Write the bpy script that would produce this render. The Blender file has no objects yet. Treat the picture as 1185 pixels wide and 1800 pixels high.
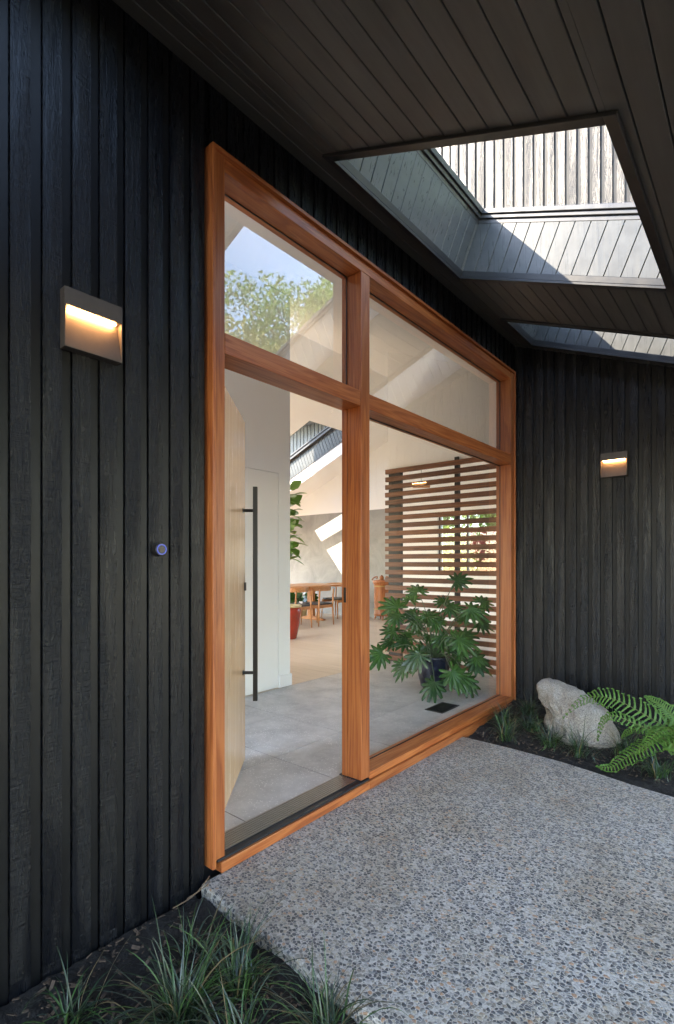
import bpy, math, random
from mathutils import Vector, Matrix, noise
R = math.radians
rnd = random.Random(7)
SC = bpy.context.scene
COL = SC.collection

# ------------------------------------------------------------------ camera
cam = bpy.data.cameras.new("camera")
cam.sensor_fit = 'HORIZONTAL'; cam.sensor_width = 36.0
cam.lens = 894.0/1185.0*36.0
cam.shift_y = 90.0/1185.0
cam.clip_start = 0.05; cam.clip_end = 500
camo = bpy.data.objects.new("camera", cam); COL.objects.link(camo)
camo.location = (1.689, 0, 1.25); camo.rotation_euler = (R(90), 0, R(40.2))
SC.camera = camo
# ------------------------------------------------------------------ world, sun
SUN = Vector((1.0, 1.15, -1.235)).normalized()        # the way the light travels
EL = math.asin(-SUN.z); AZ = math.atan2(-SUN.x, -SUN.y)
w = bpy.data.worlds.new("World"); SC.world = w; w.use_nodes = True
nt = w.node_tree; bg = nt.nodes["Background"]
sky = nt.nodes.new("ShaderNodeTexSky"); sky.sky_type = 'NISHITA'; sky.sun_disc = False
sky.sun_elevation = EL; sky.sun_rotation = AZ; sky.air_density = 1.0; sky.dust_density = 0.3; sky.ozone_density = 2.6
nt.links.new(sky.outputs[0], bg.inputs[0]); bg.inputs[1].default_value = 0.15
sl = bpy.data.lights.new("sun", 'SUN'); sl.energy = 2.6; sl.angle = R(0.5); sl.color = (1, .965, .92)
so = bpy.data.objects.new("sun", sl); COL.objects.link(so)
so.rotation_euler = SUN.to_track_quat('-Z', 'Y').to_euler()
SC.view_settings.view_transform = 'Standard'; SC.view_settings.look = 'None'
SC.view_settings.exposure = 3.7; SC.view_settings.use_white_balance = True; SC.view_settings.white_balance_temperature = 8000; SC.view_settings.white_balance_tint = 16; SC.view_settings.gamma = 1
cy = SC.cycles
cy.max_bounces = 14; cy.diffuse_bounces = 8; cy.glossy_bounces = 5; cy.transmission_bounces = 6
cy.transparent_max_bounces = 24; cy.caustics_reflective = False; cy.caustics_refractive = False
cy.sample_clamp_indirect = 6.0

# ------------------------------------------------------------------ materials
class NT:
    def __init__(s, name):
        s.m = bpy.data.materials.new(name); s.m.use_nodes = True
        s.t = s.m.node_tree; s.b = s.t.nodes["Principled BSDF"]; s.out = s.t.nodes["Material Output"]
    def n(s, k, **kw):
        x = s.t.nodes.new(k)
        for a, v in kw.items():
            if a.startswith('i_'): x.inputs[a[2:].replace('_', ' ')].default_value = v
            else: setattr(x, a, v)
        return x
    def l(s, a, b): s.t.links.new(a, b)
    def coord(s, scale=(1, 1, 1), rand=False):
        c = s.n("ShaderNodeTexCoord"); m = s.n("ShaderNodeMapping"); m.inputs['Scale'].default_value = scale
        src = c.outputs['Object']
        if rand:
            o = s.n("ShaderNodeObjectInfo"); mu = s.n("ShaderNodeMath", operation='MULTIPLY'); mu.inputs[1].default_value = 37.0
            s.l(o.outputs['Random'], mu.inputs[0]); s.l(mu.outputs[0], m.inputs['Location'])
        s.l(src, m.inputs['Vector']); return m.outputs[0]
    def noise(s, vec, scale, detail=4, rough=.55, dist=0):
        x = s.n("ShaderNodeTexNoise"); x.inputs['Scale'].default_value = scale; x.inputs['Detail'].default_value = detail
        x.inputs['Roughness'].default_value = rough; x.inputs['Distortion'].default_value = dist
        s.l(vec, x.inputs['Vector']); return x.outputs['Fac']
    def ramp(s, fac, stops, interp='LINEAR'):
        x = s.n("ShaderNodeValToRGB"); x.color_ramp.interpolation = interp
        e = x.color_ramp.elements
        while len(e) < len(stops): e.new(.5)
        for k, (p, c) in enumerate(stops):
            e[k].position = p; e[k].color = tuple(c)+(1,) if not isinstance(c, (int, float)) else (c, c, c, 1)
        s.l(fac, x.inputs[0]); return x.outputs[0]
    def math(s, op, a, b=None):
        x = s.n("ShaderNodeMath", operation=op)
        for i, v in enumerate((a, b)):
            if v is None: continue
            if isinstance(v, (int, float)): x.inputs[i].default_value = v
            else: s.l(v, x.inputs[i])
        return x.outputs[0]
    def mix(s, fac, a, b, mode='MIX'):
        x = s.n("ShaderNodeMix", data_type='RGBA', blend_type=mode)
        for sock, v in ((x.inputs[0], fac), (x.inputs[6], a), (x.inputs[7], b)):
            if isinstance(v, (int, float)): sock.default_value = v
            elif isinstance(v, tuple): sock.default_value = v+(1,) if len(v) == 3 else v
            else: s.l(v, sock)
        return x.outputs[2]
    def bump(s, h, strength=.3, dist=.002):
        x = s.n("ShaderNodeBump"); x.inputs['Strength'].default_value = strength; x.inputs['Distance'].default_value = dist
        s.l(h, x.inputs['Height']); s.l(x.outputs[0], s.b.inputs['Normal'])
    def col(s, c): 
        if isinstance(c, tuple): s.b.inputs['Base Color'].default_value = c+(1,)
        else: s.l(c, s.b.inputs['Base Color'])
    def rough(s, r):
        if isinstance(r, (int, float)): s.b.inputs['Roughness'].default_value = r
        else: s.l(r, s.b.inputs['Roughness'])

def plain(name, c, rough=.5, metal=0, var=.08, sc=6, bump=0, bsc=200):
    m = NT(name); v = m.coord()
    f = m.noise(v, sc, 5)
    m.col(m.ramp(f, [(.3, tuple(x*(1-var) for x in c)), (.7, tuple(min(1, x*(1+var)) for x in c))]))
    m.rough(m.ramp(m.noise(v, sc*3, 3), [(.3, max(0, rough-.06)), (.7, min(1, rough+.06))])); m.b.inputs['Metallic'].default_value = metal
    if bump: m.bump(m.noise(v, bsc, 3), bump, .001)
    return m.m

def wood(name, axis, dark, mid, light, rough=.38, scale=1.0, bump=.12):
    """grain runs along axis (0,1,2)"""
    m = NT(name); sc = [34*scale]*3; sc[axis] = 1.6*scale
    v = m.coord(tuple(sc), True)
    big = m.noise(v, .32, 3, .5, .6)
    wv = m.math('FRACT', m.math('MULTIPLY', big, 9.0))
    rings = m.ramp(wv, [(0, 0.15), (.75, .8), (1, .15)])
    fsc = [150*scale]*3; fsc[axis] = 4.5*scale
    v2 = m.coord(tuple(fsc), True)
    fine = m.noise(v2, 1.0, 6, .65)
    lsc = [5]*3; lsc[axis] = .7
    tone = m.noise(m.coord(tuple(lsc), True), 1.2, 3)
    mixd = m.math('ADD', m.math('MULTIPLY', rings, .30), m.math('ADD', m.math('MULTIPLY', fine, .55), m.math('MULTIPLY', tone, .35)))
    c = m.ramp(mixd, [(.3, dark), (.55, mid), (.8, light)])
    oi = m.n("ShaderNodeObjectInfo")
    hs = m.n("ShaderNodeHueSaturation"); m.l(c, hs.inputs['Color'])
    m.l(m.math('ADD', m.math('MULTIPLY', oi.outputs['Random'], .38), .80), hs.inputs['Value'])
    m.col(hs.outputs[0])
    m.rough(m.ramp(fine, [(.3, rough+.1), (.7, rough-.05)]))
    m.bump(fine, bump, .0012)
    return m.m

def black_board(name, saw, base=(.0040, .0046, .0064), rough=.30, strength=1.0, grain_ax=2, spec=.30):
    """painted timber; saw = rough sawn face with cross marks and raised grain"""
    m = NT(name); m.b.inputs['Specular IOR Level'].default_value = spec
    if saw:
        mp = m.n("ShaderNodeMapping"); mp.inputs['Location'].default_value = (-.0857, -.0830, 0); tc = m.n("ShaderNodeTexCoord"); m.l(tc.outputs['Object'], mp.inputs[0])
        sn = m.n("ShaderNodeVectorMath", operation='SNAP'); m.l(mp.outputs[0], sn.inputs[0]); sn.inputs[1].default_value = (.0883, .0883, 50)
        wn = m.n("ShaderNodeTexWhiteNoise"); m.l(sn.outputs[0], wn.inputs['Vector'])
        sh = m.n("ShaderNodeVectorMath", operation='MULTIPLY_ADD'); m.l(wn.outputs['Color'], sh.inputs[0]); sh.inputs[1].default_value = (0, 0, 40); m.l(tc.outputs['Object'], sh.inputs[2])
        co = m.coord
        def coordb(scale):
            q = m.n("ShaderNodeMapping"); q.inputs['Scale'].default_value = scale; m.l(sh.outputs[0], q.inputs['Vector']); return q.outputs[0]
        m.coord = lambda sc_=(1, 1, 1), rand=False: coordb(sc_)
        warp = m.noise(m.coord((3, 3, 1.2)), 2.5, 3)
        g = m.coord((60, 60, 5.0) if grain_ax == 2 else (60, 5, 60))
        grain = m.noise(g, 1.6, 5, .7, 1.2)
        s = m.coord((9, 9, 150))
        marks = m.noise(s, 1.0, 4, .7, .5)
        mask = m.ramp(m.noise(m.coord((11, 11, .9)), 1.3, 2), [(.4, 0.1), (.6, 1.0)])
        h = m.math('ADD', m.math('MULTIPLY', grain, .55), m.math('MULTIPLY', m.math('MULTIPLY', marks, mask), 1.0))
        pits = m.noise(m.coord((150, 150, 70)), 1.0, 3, .6)
        h = m.math('ADD', h, m.math('MULTIPLY', pits, .5))
        m.bump(h, strength, .0042)
        m.rough(m.ramp(grain, [(.3, rough+.1), (.7, rough-.1)]))
        m.col(m.mix(1.0, m.ramp(warp, [(.3, tuple(x*.8 for x in base)), (.7, tuple(x*1.25 for x in base))]), m.ramp(wn.outputs['Value'], [(0, .85), (1, 1.2)]), 'MULTIPLY'))
    else:
        g = m.coord((40, 40, 2.5) if grain_ax == 2 else (40, 2.0, 40))
        grain = m.noise(g, 1.5, 5, .6, .6)
        m.bump(grain, strength, .0012)
        m.rough(m.ramp(grain, [(.3, rough+.06), (.7, rough-.05)]))
        m.col(m.ramp(m.noise(m.coord((6, 1.2, 6)), 2, 3), [(.3, tuple(x*.85 for x in base)), (.7, tuple(x*1.2 for x in base))]))
    return m.m

def glass(name, tint=(.985, .992, .985), gain=1.9):
    m = NT(name); t = m.t
    tr = m.n("ShaderNodeBsdfTransparent"); tr.inputs[0].default_value = tint+(1,)
    gl = m.n("ShaderNodeBsdfGlossy"); gl.inputs['Roughness'].default_value = 0.0
    fr = m.n("ShaderNodeFresnel"); fr.inputs['IOR'].default_value = 1.5
    geo = m.n("ShaderNodeNewGeometry")
    f = m.math('MULTIPLY', m.math('MULTIPLY', fr.outputs[0], gain), m.math('SUBTRACT', 1.0, geo.outputs['Backfacing']))
    f = m.math('MINIMUM', f, 1.0)
    mx = m.n("ShaderNodeMixShader"); m.l(f, mx.inputs[0]); m.l(tr.outputs[0], mx.inputs[1]); m.l(gl.outputs[0], mx.inputs[2])
    m.l(mx.outputs[0], m.out.inputs['Surface'])
    return m.m

def leafmat(name, c1, c2, rough=.35, trans=.25, vein=False):
    m = NT(name); v = m.coord()
    oi = m.n("ShaderNodeObjectInfo")
    f = m.noise(v, 9, 3)
    f = m.math('ADD', m.math('MULTIPLY', f, .6), m.math('MULTIPLY', oi.outputs['Random'], .4))
    m.col(m.ramp(f, [(.32, c1), (.68, c2)])); m.rough(rough)
    if vein: m.bump(m.noise(v, 60, 3), .25, .003)
    if trans:
        tl = m.n("ShaderNodeBsdfTranslucent"); tl.inputs[0].default_value = tuple(min(1, x*1.6) for x in c2)+(1,)
        mx = m.n("ShaderNodeMixShader"); mx.inputs[0].default_value = trans
        m.l(m.b.outputs[0], mx.inputs[1]); m.l(tl.outputs[0], mx.inputs[2]); m.l(mx.outputs[0], m.out.inputs['Surface'])
    return m.m

def emit(name, c, s):
    m = NT(name); m.col((.02, .02, .02)); m.b.inputs['Emission Color'].default_value = c+(1,); m.b.inputs['Emission Strength'].default_value = s
    return m.m

def aggregate():
    m = NT("exposed aggregate concrete")
    geo = m.coord((1, 1, 1))
    def layer(scale, rnd_=1.0, squash=(1, 1, 1)):
        mp = m.coord(squash)
        wn = m.n("ShaderNodeTexNoise"); wn.inputs['Scale'].default_value = scale*.6; m.l(mp, wn.inputs['Vector'])
        ad = m.n("ShaderNodeVectorMath", operation='MULTIPLY_ADD'); m.l(wn.outputs['Color'], ad.inputs[0])
        ad.inputs[1].default_value = (.008,)*3; m.l(mp, ad.inputs[2])
        a = m.n("ShaderNodeTexVoronoi", feature='F1'); a.inputs['Scale'].default_value = scale; a.inputs['Randomness'].default_value = rnd_
        b = m.n("ShaderNodeTexVoronoi", feature='DISTANCE_TO_EDGE'); b.inputs['Scale'].default_value = scale; b.inputs['Randomness'].default_value = rnd_
        m.l(ad.outputs[0], a.inputs['Vector']); m.l(ad.outputs[0], b.inputs['Vector'])
        return a, b
    a, b = layer(74, .95, (1.0, 1.2, 1))
    sep = m.n("ShaderNodeSeparateColor"); m.l(a.outputs['Color'], sep.inputs[0])
    # pebble = inside of cell, each with its own margin; some cells have no pebble at all
    thr = m.math('ADD', m.math('MULTIPLY', sep.outputs[1], .07), .025)
    peb = m.ramp(m.math('SUBTRACT', b.outputs['Distance'], thr), [(.0, 0.0), (.05, 1.0)])
    rnd_r = m.math('SUBTRACT', m.math('ADD', m.math('MULTIPLY', sep.outputs[1], .22), .60), a.outputs['Distance'])
    peb = m.math('MULTIPLY', peb, m.ramp(rnd_r, [(0.0, 0.0), (.06, 1.0)]))
    peb = m.math('MULTIPLY', peb, m.ramp(sep.outputs[2], [(.13, 0.0), (.14, 1.0)]))
    pc = m.ramp(sep.outputs[0], [(0, (.045, .05, .058)), (.2, (.09, .095, .105)), (.38, (.17, .16, .14)), (.5, (.06, .064, .068)), (.62, (.24, .21, .17)), (.74, (.40, .34, .26)), (.86, (.26, .25, .22)), (.94, (.42, .24, .14))], 'CONSTANT')
    a2, b2 = layer(190, 1.0)
    sep2 = m.n("ShaderNodeSeparateColor"); m.l(a2.outputs['Color'], sep2.inputs[0])
    grit = m.ramp(sep2.outputs[0], [(0, (.14, .14, .14)), (.12, (.30, .285, .26)), (.4, (.46, .43, .385)), (.8, (.58, .54, .485))], 'CONSTANT')
    matrix = m.mix(m.ramp(m.noise(geo, 500, 3), [(.35, 0.0), (.65, 1.0)]), grit, (.47, .435, .39))
    c = m.mix(peb, matrix, m.mix(m.noise(geo, 260, 3), pc, m.mix(.18, pc, (.5, .48, .44))))
    stain = m.ramp(m.noise(geo, 1.7, 5, .6, .4), [(.36, (.80, .73, .64)), (.5, (.96, .94, .9)), (.62, (1.0, 1.0, 1.0))])
    c = m.mix(.8, c, stain, 'MULTIPLY')
    m.col(c)
    m.rough(m.ramp(peb, [(0, .8), (1, .48)]))
    h = m.math('ADD', m.math('MULTIPLY', m.ramp(b.outputs['Distance'], [(.03, 0.0), (.3, 1.0)]), peb), m.math('MULTIPLY', m.noise(geo, 400, 3), .25))
    m.bump(h, .55, .003)
    return m.m

def tile_mat():
    m = NT("terrazzo floor tile"); v = m.coord()
    x = m.n("ShaderNodeTexVoronoi", feature='F1'); x.inputs['Scale'].default_value = 95; m.l(v, x.inputs['Vector'])
    sep = m.n("ShaderNodeSeparateColor"); m.l(x.outputs['Color'], sep.inputs[0])
    chip = m.math('MULTIPLY', m.ramp(x.outputs['Distance'], [(.28, 1.0), (.36, 0.0)]), m.ramp(sep.outputs[0], [(.72, 0.0), (.74, 1.0)]))
    chip = m.math('MULTIPLY', chip, m.ramp(m.noise(v, 3.0, 3), [(.4, .2), (.62, 1.0)]))
    # one tone per tile
    sn = m.n("ShaderNodeVectorMath", operation='SNAP'); m.l(v, sn.inputs[0]); sn.inputs[1].default_value = (.625, .625, 5)
    wn = m.n("ShaderNodeTexWhiteNoise"); m.l(sn.outputs[0], wn.inputs['Vector'])
    base = m.ramp(m.noise(v, 5, 6, .7), [(.3, (.36, .35, .335)), (.7, (.58, .565, .54))])
    base = m.mix(.04, base, wn.outputs['Value'])
    base = m.mix(m.ramp(m.noise(v, 260, 2), [(.55, 0.0), (.75, .6)]), base, (.26, .255, .245))
    m.col(m.mix(chip, base, (.82, .80, .76)))
    m.rough(m.ramp(m.noise(v, 14, 4), [(.3, .38), (.7, .55)])); m.bump(m.noise(v, 180, 3), .15, .001)
    return m.m

def soil_mat():
    m = NT("dark bark mulch"); v = m.coord()
    f = m.noise(v, 55, 6, .7, .5)
    m.col(m.ramp(f, [(.3, (.006, .005, .0045)), (.6, (.022, .017, .013)), (.8, (.05, .036, .026))]))
    m.rough(.8); m.bump(m.noise(v, 90, 6, .75), 1.0, .012)
    return m.m

def rock_mat():
    m = NT("granite"); v = m.coord()
    a = m.noise(v, 130, 4, .7); b = m.noise(v, 4, 5, .6)
    c = m.ramp(a, [(.32, (.10, .093, .088)), (.48, (.30, .28, .26)), (.7, (.48, .46, .43))])
    c = m.mix(.75, c, m.ramp(b, [(.35, (.72, .60, .47)), (.62, (1.0, .98, .95))]), 'MULTIPLY')
    m.col(c); m.rough(.75); m.bump(m.math('ADD', m.noise(v, 18, 6, .65), m.math('MULTIPLY', a, .6)), .9, .010)
    return m.m

def floor_wood():
    m = NT("pale oak planks"); 
    br = m.n("ShaderNodeTexBrick"); v = m.coord(); m.l(v, br.inputs['Vector'])
    rot = m.n("ShaderNodeMapping"); rot.inputs['Rotation'].default_value = (0, 0, 0); m.l(v, rot.inputs[0]); m.l(rot.outputs[0], br.inputs['Vector'])
    br.inputs['Scale'].default_value = 1.0; br.inputs['Brick Width'].default_value = 1.9; br.inputs['Row Height'].default_value = .19
    br.inputs['Mortar Size'].default_value = .002; br.inputs['Color1'].default_value = (.54, .45, .345, 1); br.inputs['Color2'].default_value = (.63, .535, .43, 1)
    br.inputs['Mortar'].default_value = (.2, .13, .08, 1)
    g = m.noise(m.coord((2, 45, 2)), 1.3, 5, .6, .4)
    m.col(m.mix(.5, br.outputs[0], m.ramp(g, [(.3, (.44, .33, .22)), (.7, (.70, .57, .43))])))
    m.rough(.42); m.bump(g, .1, .001); return m.m

def concrete_wall_mat():
    m = NT("troweled grey plaster"); v = m.coord((1, 1, .8))
    f = m.noise(v, 2.2, 7, .65, 1.0)
    m.col(m.ramp(f, [(.3, (.22, .222, .215)), (.5, (.29, .288, .275)), (.72, (.36, .355, .335))])); m.rough(.7)
    m.bump(f, .1, .003); return m.m

def grass_mat(name, c1, c2): 
    m = NT(name); v = m.coord()
    m.col(m.ramp(m.noise(v, 14, 4), [(.3, c1), (.7, c2)])); m.rough(.33); return m.m

ORG = dict(dark=(.12, .026, .008), mid=(.34, .088, .024), light=(.50, .17, .052))
M = {}
for ax, nm in enumerate('xyz'):
    M['cedar_'+nm] = wood("oiled orange timber grain "+nm, ax, **ORG)
    M['slat_'+nm] = wood("brown slat timber grain "+nm, ax, (.05, .017, .007), (.135, .048, .02), (.24, .095, .04), .45)
    M['table_'+nm] = wood("honey cherry timber grain "+nm, ax, (.22, .08, .025), (.42, .17, .06), (.55, .26, .10), .35)
M['maple'] = wood("pale door veneer", 2, (.60, .36, .19), (.70, .46, .27), (.76, .54, .35), .2, .45, .02)
M['board'] = black_board("black rough sawn boards", True)
M['batten'] = black_board("black smooth batten", False, (.0054, .0056, .0064), .42, .35, 2, .27)
M['soffit'] = black_board("black painted soffit boards", False, (.082, .077, .070), .46, .3, 1, .45)
M['lining'] = black_board("satin painted shaft boards", False, (.074, .078, .078), .30, .15, 2, .5)
M['gap'] = plain("shadowed black backing", (.008, .008, .009), .7)
M['trimblack'] = plain("black painted trim", (.022, .022, .023), .38, 0, .1, 4, .05)
M['curb'] = plain("skylight frame metal", (.09, .09, .092), .32, .3, .08, 5)
M['blackmetal'] = plain("black powder coated metal", (.018, .017, .017), .35, .2, .1, 10)
M['bronze'] = plain("dark bronze lamp metal", (.07, .06, .055), .5, .1, .06, 30, .05, 600)
M['alu'] = plain("grey brown anodised threshold", (.34, .32, .285), .34, .85, .06, 10)
M['rubber'] = plain("black rubber seal", (.012, .014, .018), .45)
M['white'] = plain("white plaster paint", (.83, .825, .81), .75, 0, .015, 2)
M['whitedoor'] = plain("white satin door paint", (.83, .82, .805), .45, 0, .01, 2)
M['black'] = plain("black post paint", (.015, .013, .012), .5)
M['pane'] = glass("window glass", gain=3.9); M['paneclear'] = glass("clear window glass", gain=1.3)
M['skyglass'] = glass("skylight glass", (.93, .95, .94))
M['slab'] = aggregate(); M['tile'] = tile_mat(); M['soil'] = soil_mat(); M['rock'] = rock_mat()
M['oakfloor'] = floor_wood(); M['plaster'] = concrete_wall_mat()
M['grout'] = plain("dark grout", (.10, .096, .09), .8)
M['lamp'] = emit("warm led strip", (1, .50, .19), 15)
M['bluering'] = emit("blue led ring", (.06, .14, 1.0), .10)
M['mondo'] = [grass_mat("mondo grass dark", (.012, .026, .014), (.032, .062, .03)), grass_mat("mondo grass green", (.02, .06, .015), (.06, .13, .035)),
              grass_mat("mondo grass slate", (.02, .034, .024), (.055, .085, .06)), grass_mat("mondo grass dry", (.10, .07, .035), (.22, .16, .08))]
M['fern'] = leafmat("fern green", (.028, .085, .012), (.075, .18, .028), .5, .25)
M['fernstem'] = plain("fern rachis", (.10, .13, .03), .6)
M['philo'] = leafmat("glossy dark green leaf", (.012, .052, .011), (.042, .125, .024), .22, .12, True)
M['philostem'] = plain("green petiole", (.05, .09, .03), .5)
M['fiddle'] = leafmat("fiddle leaf green", (.05, .12, .02), (.12, .24, .05), .35, .3, True)
M['bark'] = plain("brown bark", (.10, .07, .045), .85, 0, .25, 12, .6, 40)
M['bluepot'] = plain("dark blue glaze", (.012, .016, .035), .12, 0, .5, 9)
M['redpot'] = plain("red glaze", (.32, .035, .018), .2, 0, .2, 5)
M['potrim'] = plain("cream pot rim", (.50, .40, .22), .35, 0, .2, 20)
M['seat'] = plain("black leather seat", (.02, .018, .017), .45)
M['dirt'] = plain("brown garden ground", (.10, .085, .062), .9, 0, .2, 3)
M['antique'] = wood("antique red brown timber", 2, (.10, .025, .008), (.30, .085, .025), (.45, .16, .05), .25)
M['brass'] = plain("aged brass", (.45, .27, .10), .35, .9)
M['leafA'] = leafmat("tree leaf bright", (.07, .14, .02), (.16, .25, .045), .5, .4)
M['leafB'] = leafmat("tree leaf deep", (.05, .12, .02), (.13, .24, .05), .5, .35)
M['leafC'] = leafmat("tree leaf bronze", (.14, .09, .04), (.20, .24, .07), .5, .35)
M['leafR'] = leafmat("red leaf", (.25, .03, .03), (.45, .09, .08), .5, .35)
M['cup'] = plain("lime green glass", (.35, .50, .08), .2)
M['chip'] = plain("bark chip", (.085, .055, .037), .85, 0, .7, 25)
M['fenceboard'] = wood("weathered fence timber", 2, (.22, .17, .12), (.34, .28, .21), (.45, .38, .30), .7)
M['twig'] = plain("dry twig", (.16, .10, .06), .8)

# ------------------------------------------------------------------ mesh builder
class MB:
    def __init__(s): s.v = []; s.f = []; s.mi = []; s.cur = 0
    def add(s, vs, fs):
        o = len(s.v); s.v += [tuple(v) for v in vs]
        for f in fs: s.f.append(tuple(o+i for i in f)); s.mi.append(s.cur)
        return s
    def box(s, x0, x1, y0, y1, z0, z1):
        return s.bb(Vector((0, 0, 0)), Vector((1, 0, 0)), Vector((0, 1, 0)), Vector((0, 0, 1)), x0, x1, y0, y1, z0, z1)
    def bb(s, o, a, b, c, x0, x1, y0, y1, z0, z1):
        vs = [o+a*x+b*y+c*z for z in (z0, z1) for y in (y0, y1) for x in (x0, x1)]
        return s.add(vs, [(0, 2, 3, 1), (4, 5, 7, 6), (0, 1, 5, 4), (2, 6, 7, 3), (0, 4, 6, 2), (1, 3, 7, 5)])
    def prism(s, pts, ext):
        """pts 3D polygon, ext vector"""
        n = len(pts); ext = Vector(ext); P = [Vector(p) for p in pts]
        fs = [tuple(range(n))[::-1], tuple(range(n, 2*n))]+[(i, (i+1) % n, n+(i+1) % n, n+i) for i in range(n)]
        return s.add(P+[p+ext for p in P], fs)
    def tube(s, path, rad, seg=8, cap=True):
        path = [Vector(p) for p in path]; n = len(path)
        rad = [rad]*n if isinstance(rad, (int, float)) else rad
        up = Vector((0, 0, 1)); rings = []
        for i, p in enumerate(path):
            d = (path[min(i+1, n-1)]-path[max(i-1, 0)]).normalized()
            if abs(d.dot(up)) > .95: up = Vector((1, 0, 0))
            a = d.cross(up).normalized(); b = a.cross(d); up = b
            rings.append([p+(a*math.cos(t)+b*math.sin(t))*rad[i] for t in [2*math.pi*k/seg for k in range(seg)]])
        vs = [v for r in rings for v in r]
        fs = [(i*seg+k, i*seg+(k+1) % seg, (i+1)*seg+(k+1) % seg, (i+1)*seg+k) for i in range(n-1) for k in range(seg)]
        if cap: fs += [tuple(range(seg))[::-1], tuple((n-1)*seg+k for k in range(seg))]
        return s.add(vs, fs)
    def lathe(s, prof, c=(0, 0, 0), seg=32):
        c = Vector(c); vs = []; n = len(prof)
        for r, z in prof:
            vs += [c+Vector((r*math.cos(2*math.pi*k/seg), r*math.sin(2*math.pi*k/seg), z)) for k in range(seg)]
        fs = [(i*seg+k, i*seg+(k+1) % seg, (i+1)*seg+(k+1) % seg, (i+1)*seg+k) for i in range(n-1) for k in range(seg)]
        fs += [tuple(range(seg))[::-1], tuple((n-1)*seg+k for k in range(seg))]
        return s.add(vs, fs)
    def build(s, name, mats, parent=None, bevel=0, smooth=False, bseg=2):
        org = Vector((0, 0, 0))
        if parent is not None:
            p = parent
            while p is not None: org += p.location; p = p.parent
        me = bpy.data.meshes.new(name)
        me.from_pydata([(v[0]-org.x, v[1]-org.y, v[2]-org.z) for v in s.v], [], s.f)
        mats = mats if isinstance(mats, (list, tuple)) else [mats]
        for m in mats: me.materials.append(m)
        if len(mats) > 1:
            for p, i in zip(me.polygons, s.mi): p.material_index = i
        if smooth:
            for p in me.polygons: p.use_smooth = True
        me.update()
        o = bpy.data.objects.new(name, me); COL.objects.link(o)
        if parent is not None: o.parent = parent
        if bevel:
            b = o.modifiers.new("bevel", 'BEVEL'); b.width = bevel; b.segments = bseg; b.limit_method = 'ANGLE'; b.angle_limit = R(40)
            b.harden_normals = False
        return o

def tag(o, label=None, cat=None, group=None, kind=None):
    if label: o['label'] = label
    if cat: o['category'] = cat
    if group: o['group'] = group
    if kind: o['kind'] = kind
    return o
def thing(name, loc, label, cat, group=None):
    o = bpy.data.objects.new(name, None); COL.objects.link(o); o.location = loc; o.empty_display_size = .1
    return tag(o, label, cat, group)
def copy_thing(t, loc, rz=0, label=None):
    c = t.copy(); COL.objects.link(c); c.location = loc; c.rotation_euler = (0, 0, rz)
    if label: c['label'] = label
    for ch in t.children:
        d = ch.copy(); COL.objects.link(d); d.parent = c
        for g in ch.children:
            e = g.copy(); COL.objects.link(e); e.parent = d
    return c

# ------------------------------------------------------------------ roof frame
SL = .408; TH = math.atan(SL); K = 3.165
EU = Vector((math.cos(TH), 0, -math.sin(TH))); EV = Vector((0, 1, 0)); EN = Vector((math.sin(TH), 0, math.cos(TH)))
O0 = Vector((0, 0, K)); CU = 1/math.cos(TH)
U = .0883
WB = 4.44          # face of the far siding wall
# ------------------------------------------------------------------ ground, slab
def bed(name, x0, x1, y0, y1, step, base):
    nx = int((x1-x0)/step); ny = int((y1-y0)/step); vs = []; fs = []
    for j in range(ny+1):
        for i in range(nx+1):
            x = x0+(x1-x0)*i/nx; y = y0+(y1-y0)*j/ny
            z = base(x, y)+.016*noise.noise(Vector((x*7, y*7, 3)))+.010*noise.noise(Vector((x*28, y*28, 1)))+.006*noise.noise(Vector((x*70, y*70, 9)))
            vs.append((x, y, z))
    for j in range(ny):
        for i in range(nx): a = j*(nx+1)+i; fs.append((a, a+1, a+nx+2, a+nx+1))
    b = MB(); b.add(vs, fs); return tag(b.build(name, M['soil'], smooth=True), kind='structure')
g = MB(); g.box(-60, 90, -60, 90, -1.2, -.14); tag(g.build("ground", M['dirt']), kind='structure')
bedL = lambda x, y: -.035-.02*max(0, 1-abs(y-1.1)/.1)
bedR = lambda x, y: -.02+.075*max(0, min(1, (y-3.5)/.9))
bed("mulch_bed", -.01, 2.6, -1.5, 1.155, .016, bedL)
bed("mulch_bed", -.01, 2.6, 3.2, 4.47, .016, bedR)
b = MB()
far = [(5, 3.0), (2.2, 3.16), (1.31, 3.245), (1.1, 3.275), (.9, 3.325), (.70, 3.365), (.37, 3.39), (.0, 3.392)]
near = [(.0, 1.172), (.19, 1.16), (.44, 1.148), (.79, 1.134), (1.3, 1.13), (5, 1.13)]
poly = near+far
ins = [(x, y) for x, y in poly]
b.prism([(x, y, -.13) for x, y in poly], (0, 0, .13))
slab = b.build("patio_slab", M['slab'], bevel=.012, bseg=3); tag(slab, kind='structure')
b = MB(); b.box(2.62, 14, -8, 1.128, -.13, -.01); b.box(5.01, 14, 1.14, 9, -.13, -.012)
tag(b.build("garden_path", M['dirt']), kind='structure')

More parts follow.
